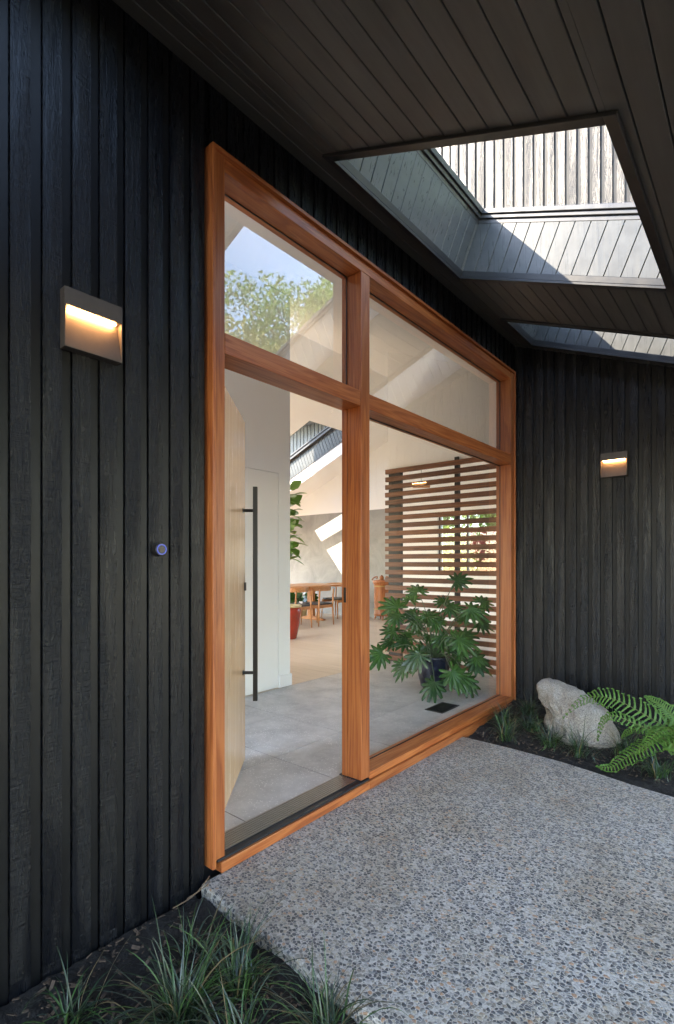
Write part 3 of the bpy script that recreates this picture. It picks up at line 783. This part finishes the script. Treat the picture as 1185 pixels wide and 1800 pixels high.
# ------------------------------------------------------------------ fern
def bez(P, n):
    out = []
    for i in range(n+1):
        t = i/n*(len(P)-1); k = min(int(t), len(P)-2); f = t-k
        p0 = Vector(P[max(k-1, 0)]); p1 = Vector(P[k]); p2 = Vector(P[k+1]); p3 = Vector(P[min(k+2, len(P)-1)])
        out.append(.5*((2*p1)+(-p0+p2)*f+(2*p0-5*p1+4*p2-p3)*f*f+(-p0+3*p1-3*p2+p3)*f*f*f))
    return out
def frond(m_, P, wmax, n=36, seed=0, up=Vector((-.3, -.6, .75))):
    r = random.Random(seed); pts = bez(P, n)
    m_.cur = 1; m_.tube(pts, [.0035*(1-.75*i/n) for i in range(n+1)], 5)
    m_.cur = 0
    for i in range(3, n):
        t = i/n; d = (pts[min(i+1, n)]-pts[i-1]).normalized(); sd = d.cross(up).normalized(); nn_ = sd.cross(d).normalized()
        w_ = wmax*(math.sin(math.pi*min(1, .12+t*.95))**.6)*(1-.55*t)
        for s_ in (-1, 1):
            ax = (sd*s_+d*(.35+.1*r.random())+nn_*r.uniform(-.08, .22)).normalized(); cr = ax.cross(nn_).normalized()
            base = pts[i]; ww_ = .0085*(1-.45*t); L = w_*r.uniform(.88, 1.08); N = 6
            vs = []
            for k in range(N+1):
                u = k/N; q = base+ax*L*u+nn_*(.012*math.sin(u*3)*L/.1-.25*L*u*u*.5)
                wv = ww_*(1-.45*u)*(1.15 if k % 2 else .8); vs += [q-cr*wv, q+nn_*.0012, q+cr*wv]
            m_.add(vs, [(3*k+j, 3*k+j+1, 3*k+j+4, 3*k+j+3) for k in range(N) for j in (0, 1)])
            # crested tip: three tiny lobes
            tip = base+ax*L+nn_*(-.125*L)
            for a in (-.9, 0, .9):
                dv = (ax*math.cos(a)+cr*math.sin(a)+nn_*r.uniform(-.5, .5)).normalized(); q = tip+dv*.013; e_ = cr*math.cos(a)-ax*math.sin(a)
                m_.add([tip, tip+dv*.008+e_*.005, q, tip+dv*.008-e_*.005], [(0, 1, 2, 3)])
m_ = MB(); base = (1.30, 3.70, .06)
frond(m_, [base, (1.24, 3.68, .22), (1.12, 3.66, .30), (.97, 3.64, .37), (.85, 3.62, .385), (.74, 3.60, .33), (.64, 3.58, .20)], .105, 32, 1)
frond(m_, [base, (1.20, 3.62, .20), (1.06, 3.56, .27), (.95, 3.53, .30), (.895, 3.52, .24), (.872, 3.52, .12)], .045, 26, 2)
frond(m_, [base, (1.23, 3.60, .20), (1.15, 3.50, .17), (1.06, 3.44, .10), (.98, 3.38, .03), (.90, 3.36, .02)], .085, 30, 3)
frond(m_, [base, (1.26, 3.62, .24), (1.22, 3.52, .28), (1.17, 3.45, .22), (1.10, 3.40, .13)], .07, 24, 4)
frond(m_, [base, (1.30, 3.60, .26), (1.32, 3.5, .30), (1.35, 3.38, .24), (1.36, 3.28, .12)], .07, 24, 5)
frond(m_, [base, (1.28, 3.76, .24), (1.18, 3.80, .34), (1.08, 3.84, .38)], .07, 30, 6)
frond(m_, [base, (1.38, 3.72, .28), (1.50, 3.70, .34), (1.62, 3.66, .26)], .09, 30, 7)
frond(m_, [base, (1.24, 3.70, .15), (1.16, 3.68, .20), (1.05, 3.62, .21), (.99, 3.6, .15)], .055, 30, 8)
tag(m_.build("fern", [M['fern'], M['fernstem']]), "bright green crested fern arching over the boulder's right side", "fern")

# ------------------------------------------------------------------ mulch chips, twig
m_ = MB(); r = random.Random(3)
for i in range(3200):
    if r.random() < .55: x = r.uniform(0, 1.6); y = r.uniform(.1, 1.10); z = bedL(x, y)
    else: x = r.uniform(0, 1.7); y = r.uniform(3.42, 4.40); z = bedR(x, y)
    a = Vector((r.uniform(-1, 1), r.uniform(-1, 1), r.uniform(-.4, .4))).normalized(); c2 = a.cross(Vector((r.uniform(-.4, .4), r.uniform(-.4, .4), 1))).normalized(); n2 = a.cross(c2)
    L = r.uniform(.002, .014); m_.bb(Vector((x, y, z+r.uniform(.002, .012))), a, c2, n2, -L, L, -L*.4, L*.4, -.001, .001)
tag(m_.build("mulch_chips", M['chip']), kind='stuff')
m_ = MB(); m_.tube(bez([(.005, 1.21, .012), (.03, 1.18, .02), (.03, 1.12, -.01), (.02, 1.04, -.02)], 10), .0022, 5); m_.tube(bez([(.02, 1.2, .01), (.045, 1.17, .012), (.02, 1.1, -.015)], 8), .0018, 5)
tag(m_.build("dry_twig", M['twig']), "thin dry twig lying at the slab corner by the frame", "twig")

# ------------------------------------------------------------------ indoor plants
def lobed(m_, c, size, ang, face, seed, droop=.25):
    """deeply lobed leaf; c = petiole joint; ang = where the tip points in the facing plane"""
    r = random.Random(seed); c = Vector(c); face = Vector(face).normalized()
    rx = Vector((0, 0, 1)).cross(face).normalized(); ry = face.cross(rx)
    t_ = R(ang); ax = rx*math.cos(t_)+ry*math.sin(t_); ay = face.cross(ax)
    lobes = 11; pts = []; N = lobes*6
    for k in range(N+1):
        th = -R(150)+R(300)*k/N
        ph = (k % 6)/6; lo = .5-.5*math.cos(2*math.pi*ph)
        rr = size*(1.15-.42*abs(th)/R(150))*(.56+.44*lo**.7)*r.uniform(.93, 1.07)
        pts.append((th, rr, lo))
    def pos(th, rr, lift=0):
        x = rr*math.cos(th)+size*.1; y = rr*math.sin(th)*.82
        return c+ax*x+ay*y+face*(lift-droop*(rr*rr)/size*.8)+Vector((0, 0, -1))*droop*.35*rr*rr/size
    vs = [c+face*.0]; mid = []; 
    for th, rr, lo in pts: vs.append(pos(th, rr*.5, .05*size*(lo-.5)))
    for th, rr, lo in pts: vs.append(pos(th, rr, .07*size*(lo-.5)))
    n = N+1; fs = []
    for k in range(N): fs.append((0, 1+k, 2+k)); fs.append((1+k, 1+n+k, 2+n+k, 2+k))
    m_.add(vs, fs)
pp = thing("potted_philodendron", (-.74, 4.3, FL), "big dark green lobed leaf plant in a dark blue pot before the slatted screen", "potted plant")
m_ = MB(); m_.lathe([(.085, 0), (.12, .03), (.145, .13), (.15, .22), (.14, .29), (.155, .305), (.155, .32), (.135, .322), (.125, .29), (.12, .285)], (-.74, 4.3, FL+.001), 36)
m_.build("pot", M['bluepot'], pp, smooth=True)
m_ = MB(); m_.lathe([(.0, .27), (.118, .27), (.118, .285), (.0, .30)], (-.74, 4.3, FL), 20)
m_.build("potting_soil", M['soil'], pp)
LV = [(-1.0, 4.45, 0.96, 0.17, 120), (-1.14, 4.3, 0.8, 0.19, 150), (-0.72, 4.15, 0.75, 0.16, 60), (-0.59, 4.45, 1.08, 0.15, 20), (-0.35, 4.3, 0.84, 0.17, -30), (-0.74, 4.5, 0.86, 0.15, 80), (-1.19, 4.1, 0.37, 0.19, 200), (-1.17, 4.3, 0.56, 0.15, 160), (-0.71, 4.0, 0.43, 0.17, 230), (-0.3, 4.1, 0.58, 0.19, -20), (-0.27, 4.4, 0.37, 0.17, -40), (-0.38, 3.98, 0.32, 0.18, -60), (-0.53, 3.95, 0.21, 0.17, -100), (-0.2, 4.05, 0.28, 0.16, -30), (-0.3, 4.5, 0.7, 0.16, -10), (-0.96, 4.15, 0.27, 0.14, 250), (-1.19, 4.6, 0.86, 0.15, 100), (-0.25, 4.25, 0.21, 0.15, -80), (-1.34, 4.5, 0.42, 0.14, 190), (-0.49, 4.3, 0.41, 0.14, 10), (-0.4, 4.6, 0.87, 0.15, 20)]
r = random.Random(11)
for k in range(26):
    a = k*2.4+.5; q = r.uniform(.12, .42)
    LV.append((-.80+q*math.cos(a)*1.15, 4.42+q*math.sin(a)*.75, r.uniform(.28, .88)-q*.3, r.uniform(.11, .16), math.degrees(a) if math.cos(a) > 0 else math.degrees(a)))
for i, (x, y, z, s_, an) in enumerate(LV):
    z = max(z, .2)
    m_ = MB(); x = min(x, -.36-.6*(s_-.14)); lobed(m_, (x, y, z), s_*.98, an, (.5+r.uniform(-.35, .35), -.62+r.uniform(-.3, .3), .75+r.uniform(-.35, .3)), i)
    o = m_.build("leaf", M['philo'], pp, smooth=False)
    st = Vector((-.74+r.uniform(-.05, .05), 4.3+r.uniform(-.05, .05), FL+.30)); en = Vector((x, y, z)); md = (st+en)/2+Vector((0, 0, .10))
    m_ = MB(); m_.tube(bez([st, md, en], 8), [.006-.0004*k for k in range(9)], 6); m_.build("stem", M['philostem'], pp, smooth=True)

ff = thing("fiddle_leaf_fig", (-4.13, 5.69, FL), "fiddle leaf fig with broad upright leaves in a glazed red pot", "potted plant")
m_ = MB(); m_.lathe([(.12, 0), (.13, .01), (.17, .2), (.198, .38), (.20, .45), (.185, .50), (.165, .50), (.165, .44)], (-4.13, 5.69, FL+.001), 36); m_.build("pot", M['redpot'], ff, smooth=True)
m_ = MB(); m_.lathe([(.187, .5), (.205, .505), (.207, .53), (.19, .535), (.168, .53), (.166, .5)], (-4.13, 5.69, FL+.001), 36); m_.build("pot_rim", M['potrim'], ff, smooth=True)
m_ = MB(); m_.tube(bez([(-4.13, 5.69, .5), (-4.16, 5.68, 1.2), (-4.14, 5.68, 2.3)], 10), .014, 8); m_.build("stem", M['bark'], ff)
def oval_leaf(m_, c, L, d, face, fold=.15):
    c = Vector(c); d = Vector(d).normalized(); face = Vector(face); face = (face-d*face.dot(d)).normalized(); s_ = d.cross(face); N = 8; vs = []
    for k in range(N+1):
        t = k/N; wv = L*.36*math.sin(math.pi*(t**.75))**.8*(1.0 if t > .45 else .8); q = c+d*L*t-face*L*.25*t*t
        vs += [q-s_*wv+face*wv*fold, q-s_*wv*.5+face*wv*fold*.2, q, q+s_*wv*.5+face*wv*fold*.2, q+s_*wv+face*wv*fold]
    m_.add(vs, [(5*k+j, 5*k+j+1, 5*k+j+6, 5*k+j+5) for k in range(N) for j in range(4)])
r = random.Random(5); m_ = MB()
for i in range(64):
    z = 1.28+1.12*i/64; a = i*2.4
    d = Vector((math.cos(a), math.sin(a), r.uniform(-.25, .9))); st = Vector((-4.14, 5.68, z))
    oval_leaf(m_, st+d.normalized()*.05, r.uniform(.18, .30), d, (0, 0, 1) if abs(d.z) < .6 else (.6, -.6, .4))
m_.build("foliage", M['fiddle'], ff, smooth=True)

def small_plant(name, loc, n, L, label, mat):
    t = thing(name, loc, label, "potted plant"); loc = Vector(loc); r = random.Random(n)
    m_ = MB(); m_.lathe([(.09, 0), (.13, .02), (.15, .25), (.14, .26)], loc, 20); m_.build("pot", M['potrim'], t, smooth=True)
    m_ = MB()
    for i in range(n):
        a = i*2.4; d = Vector((math.cos(a)*.8, math.sin(a)*.8, r.uniform(.1, 1))); c = loc+Vector((0, 0, .27))+d*r.uniform(.05, .35); oval_leaf(m_, c, L*r.uniform(.8, 1.2), d, (.3, -.6, .6))
    m_.build("foliage", mat, t, smooth=True)
small_plant("leafy_plant", (-6.3, 8.2, FL), 60, .2, "low leafy plant on the floor behind the dining table", M['philo'])

# ------------------------------------------------------------------ dining table and chairs
tb = thing("dining_table", (-5.75, 7.3, FL), "long honey coloured wooden dining table on a trestle base", "table")
m_ = MB()
TX0, TX1, TY0, TY1 = -6.25, -5.25, 6.1, 8.45
m_.prism([(TX0+.05, TY0, .765), (TX1-.05, TY0, .765), (TX1, TY0+.1, .765), (TX1, TY1-.1, .765), (TX1-.05, TY1, .765), (TX0+.05, TY1, .765), (TX0, TY1-.1, .765), (TX0, TY0+.1, .765)], (0, 0, .035))
m_.build("tabletop", M['table_y'], tb, bevel=.006)
for yy in (6.6, 7.95):
    m_ = MB(); m_.box(-5.83, -5.67, yy-.04, yy+.04, .13, .70); m_.box(-6.1, -5.4, yy-.045, yy+.045, .7005, .764)
    m_.prism([(-6.12, yy-.045, FL+.001), (-5.38, yy-.045, FL+.001), (-5.38, yy-.045, .08), (-5.66, yy-.045, .1295), (-5.84, yy-.045, .1295), (-6.12, yy-.045, .08)], (0, .09, 0))
    m_.build("trestle", M['table_z'], tb, bevel=.005)
m_ = MB(); m_.box(-5.77, -5.73, 6.641, 7.909, .30, .38); m_.build("stretcher", M['table_y'], tb, bevel=.003)
def make_chair():
    t = thing("dining_chair", (0, 0, 0), None, "chair", "curved back chairs around the dining table")
    m_ = MB(); m_.prism([(-.22, -.20, .40), (.20, -.23, .40), (.24, -.1, .40), (.24, .1, .40), (.20, .23, .40), (-.22, .20, .40)], (0, 0, .035)); m_.build("seat", M['seat'], t, bevel=.012, bseg=3)
    m_ = MB(); m_.box(-.2, .19, -.215, -.19, .34, .399); m_.box(-.2, .19, .19, .215, .34, .399); m_.box(-.21, -.185, -.189, .189, .34, .399); m_.build("apron", M['table_x'], t, bevel=.003)
    for sx, sy, h in ((.21, -.215, .40), (.21, .215, .40), (-.215, -.2, .70), (-.215, .2, .70)):
        m_ = MB(); m_.tube([(sx*1.06, sy*1.08, 0), (sx, sy, .38), (sx*(1.0 if sx > 0 else 1.12), sy, h)], [.011, .018, .014], 10); m_.build("leg", M['table_z'], t, smooth=True)
    m_ = MB(); N = 16; vs = []
    for k in range(N+1):
        a = R(75)+R(210)*k/N; e_ = math.sin(math.pi*k/N)**.5
        rr = .255; hh = .022+.025*e_
        c = Vector((.02+rr*math.cos(a), rr*math.sin(a)*1.03, .715)); n_ = Vector((math.cos(a), math.sin(a), 0))*.013
        vs += [c-n_-Vector((0, 0, hh)), c+n_-Vector((0, 0, hh)), c+n_*1.2+Vector((0, 0, hh)), c-n_+Vector((0, 0, hh))]
    m_.add(vs, [(4*k+j, 4*k+(j+1) % 4, 4*k+4+(j+1) % 4, 4*k+4+j) for k in range(N) for j in range(4)]+[(0, 1, 2, 3), (4*N+3, 4*N+2, 4*N+1, 4*N)])
    m_.build("back_rail", M['table_y'], t, bevel=.003)
    return t
ch = make_chair(); ch.location = (-5.02, 6.72, FL); ch.rotation_euler = (0, 0, R(180)); ch['label'] = "wooden dining chair partly behind the red pot, nearest the closet corner"
copy_thing(ch, (-5.02, 7.35, FL), R(180), "wooden dining chair backing the entry, right of the one by the red pot")
copy_thing(ch, (-5.62, 8.62, FL), R(-90), "wooden dining chair at the far end of the table, nearest the grey wall")
copy_thing(ch, (-6.5, 7.1, FL), R(0), "wooden dining chair on the far long side of the table")
m_ = MB(); m_.lathe([(.028, 0), (.035, .01), (.038, .10), (.034, .10)], (-5.65, 6.85, .8005), 20); tag(m_.build("green_cup", M['cup'], smooth=True), "small lime green cup standing on the dining table", "cup")
# pendant lamps
pl = thing("pendant_lamp", (-3.78, 6.5, 4.2), "thin white pendant hanging from the living room ceiling left of the mullion", "lamp")
m_ = MB(); m_.tube(bez([(-3.86, 6.43, 3.74), (-3.84, 6.45, 3.83), (-3.78, 6.5, 3.86), (-3.72, 6.55, 3.83)], 12), .012, 8); m_.build("shade", M['whitedoor'], pl, smooth=True)
m_ = MB(); m_.tube([(-3.78, 6.5, 3.85), (-3.78, 6.5, 4.2)], .003, 6); m_.tube([(-3.78, 6.5, 3.85), (-3.70, 6.58, 3.55)], .006, 6); m_.build("cord", M['whitedoor'], pl)
pl = thing("pendant_lamp", (-2.72, 7.4, 2.55), "short round wooden pendant bar hanging behind the top of the slatted screen", "lamp")
m_ = MB(); m_.tube([(-2.83, 7.31, 2.55), (-2.61, 7.49, 2.55)], .042, 20); m_.build("shade", M['table_x'], pl, bevel=.004)
m_ = MB(); m_.tube([(-2.72, 7.4, 2.58), (-2.72, 7.4, 4.25)], .003, 6); m_.build("cord", M['blackmetal'], pl)
# antique cask cabinet
aq = thing("antique_cask", (-4.55, 8.85, FL), "carved reddish wooden cask cabinet with metal bands against the grey wall", "cabinet")
cc = (-4.55, 8.85, FL)
m_ = MB(); m_.lathe([(.14, .09), (.17, .10), (.165, .14), (.155, .2), (.165, .45), (.158, .7), (.17, .76), (.185, .79), (.19, .82), (.16, .84), (.10, .85)], cc, 24); m_.build("body", M['antique'], aq, smooth=True)
m_ = MB()
for z in (.22, .70): m_ = MB(); m_.lathe([(.160, z), (.172, z+.002), (.172, z+.026), (.160, z+.028)], cc, 24); m_.build("band", M['brass'], aq, smooth=True)
for k in range(4):
    a = R(45+90*k); m_ = MB(); m_.tube([(cc[0]+.13*math.cos(a), cc[1]+.13*math.sin(a), FL+.1), (cc[0]+.15*math.cos(a), cc[1]+.15*math.sin(a), FL+.002)], [.022, .014], 8); m_.build("leg", M['antique'], aq)
m_ = MB()
for s_ in (-1, 1):
    q = [Vector((cc[0]+s_*(.13-.018*k*math.cos(k*.5)), cc[1]-.0, FL+.86+.055*math.sin(k*.52))) for k in range(8)]; m_.tube(q, .014, 8)
m_.tube([(cc[0], cc[1], FL+.84), (cc[0], cc[1], FL+.90), (cc[0], cc[1], FL+.95)], [.04, .05, .012], 12); m_.build("carved_crest", M['antique'], aq, smooth=True)

# ------------------------------------------------------------------ garden trees
def tree(loc, h, cr, mat, label, n=16000, seed=1, leaf=.075, lo=.3, flat=1.0, name="garden_tree", trunk=.13):
    loc = Vector(loc); r = random.Random(seed); t = thing(name, loc, label, "tree", "trees in the garden beyond the porch")
    cl_ = [(loc+Vector((r.gauss(0, cr*.5), r.gauss(0, cr*.5), h*(lo+(1-lo)*r.random()**.8))), cr*r.uniform(.22, .45)) for _ in range(60)]
    m_ = MB(); m_.tube([loc+Vector((0, 0, -.2)), loc+Vector((.1, .05, h*.35)), loc+Vector((-.05, .1, h*.9))], [trunk, trunk*.7, .02], 10)
    for c, q in cl_[:16]:
        st = loc+Vector((0, 0, min(c.z*.75, h*.7))); m_.tube([st, (st+c)/2+Vector((0, 0, .1)), c], [trunk*.32, trunk*.2, .01], 6)
    m_.build("trunk", M['bark'], t, smooth=True)
    m_ = MB()
    for i in range(n):
        c, q = cl_[i % len(cl_)]
        d = Vector((r.gauss(0, 1), r.gauss(0, 1), r.gauss(0, .75))).normalized()*q*r.random()**.4
        p = c+d; a = Vector((r.gauss(0, 1), r.gauss(0, 1), r.gauss(0, 1))).normalized(); e_ = a.cross(Vector((r.gauss(0, 1), r.gauss(0, 1), r.gauss(0, 1)))).normalized(); L = leaf*r.uniform(.6, 1.2)
        m_.add([p-a*L, p+e_*L*.45, p+a*L, p-e_*L*.45], [(0, 1, 2, 3)])
    m_.build("crown", mat, t)
tree((7.0, 6.6, -.14), 6.4, 1.5, M['leafC'], "broad garden tree with bronze tinted leaves reflected at the pane's left edge", seed=1)
tree((7.6, 8.7, -.14), 6.3, 1.5, M['leafB'], "round mid green garden tree reflected between two others", seed=2)
tree((8.4, 11.2, -.14), 9.8, 1.9, M['leafA'], "tall pale green garden tree reflected at the pane's right", n=24000, seed=3)
tree((9.5, 3.2, -.14), 5.5, 1.8, M['leafB'], "dense garden tree straight out from the porch", seed=4)
tree((8.5, .2, -.14), 4.6, 1.6, M['leafA'], "low bright garden tree beside the porch opening", seed=5)
tree((11, 14.5, -.14), 8, 2.2, M['leafB'], "far garden tree behind the tall pale one", seed=6)
b = MB(); b.box(-9.4, -7.45, 3.55, 4.62, -.1, 9.0)  # unseen box added to block sun from part of the interior skylight
b.box(-9.5, -7.35, 3.45, 4.72, 9.001, 9.1); tag(b.build("sun_blocker", M['plaster'], bevel=.01), "tall grey box added out of view to keep sun off part of the living room skylight", "sun_blocker")
# greenery outside the far window
tree((-6.4, 15.2, -.14), 4.0, 1.3, M['leafA'], "leafy light green shrub outside the far window, left side", seed=8, lo=.08, name="garden_shrub", trunk=.05)
tree((-4.6, 16.0, -.14), 4.4, 1.4, M['leafA'], "leafy light green shrub outside the far window, middle", seed=9, lo=.08, name="garden_shrub", trunk=.05)
tree((-4.35, 14.4, -.14), 2.2, .7, M['leafR'], "red leaved shrub outside the far window, right side", seed=10, n=3000, lo=.2, name="garden_shrub", trunk=.04)
tree((-2.9, 15.2, -.14), 4.2, 1.3, M['leafB'], "mid green shrub outside beyond the window's left end", seed=12, lo=.08, name="garden_shrub", trunk=.05)
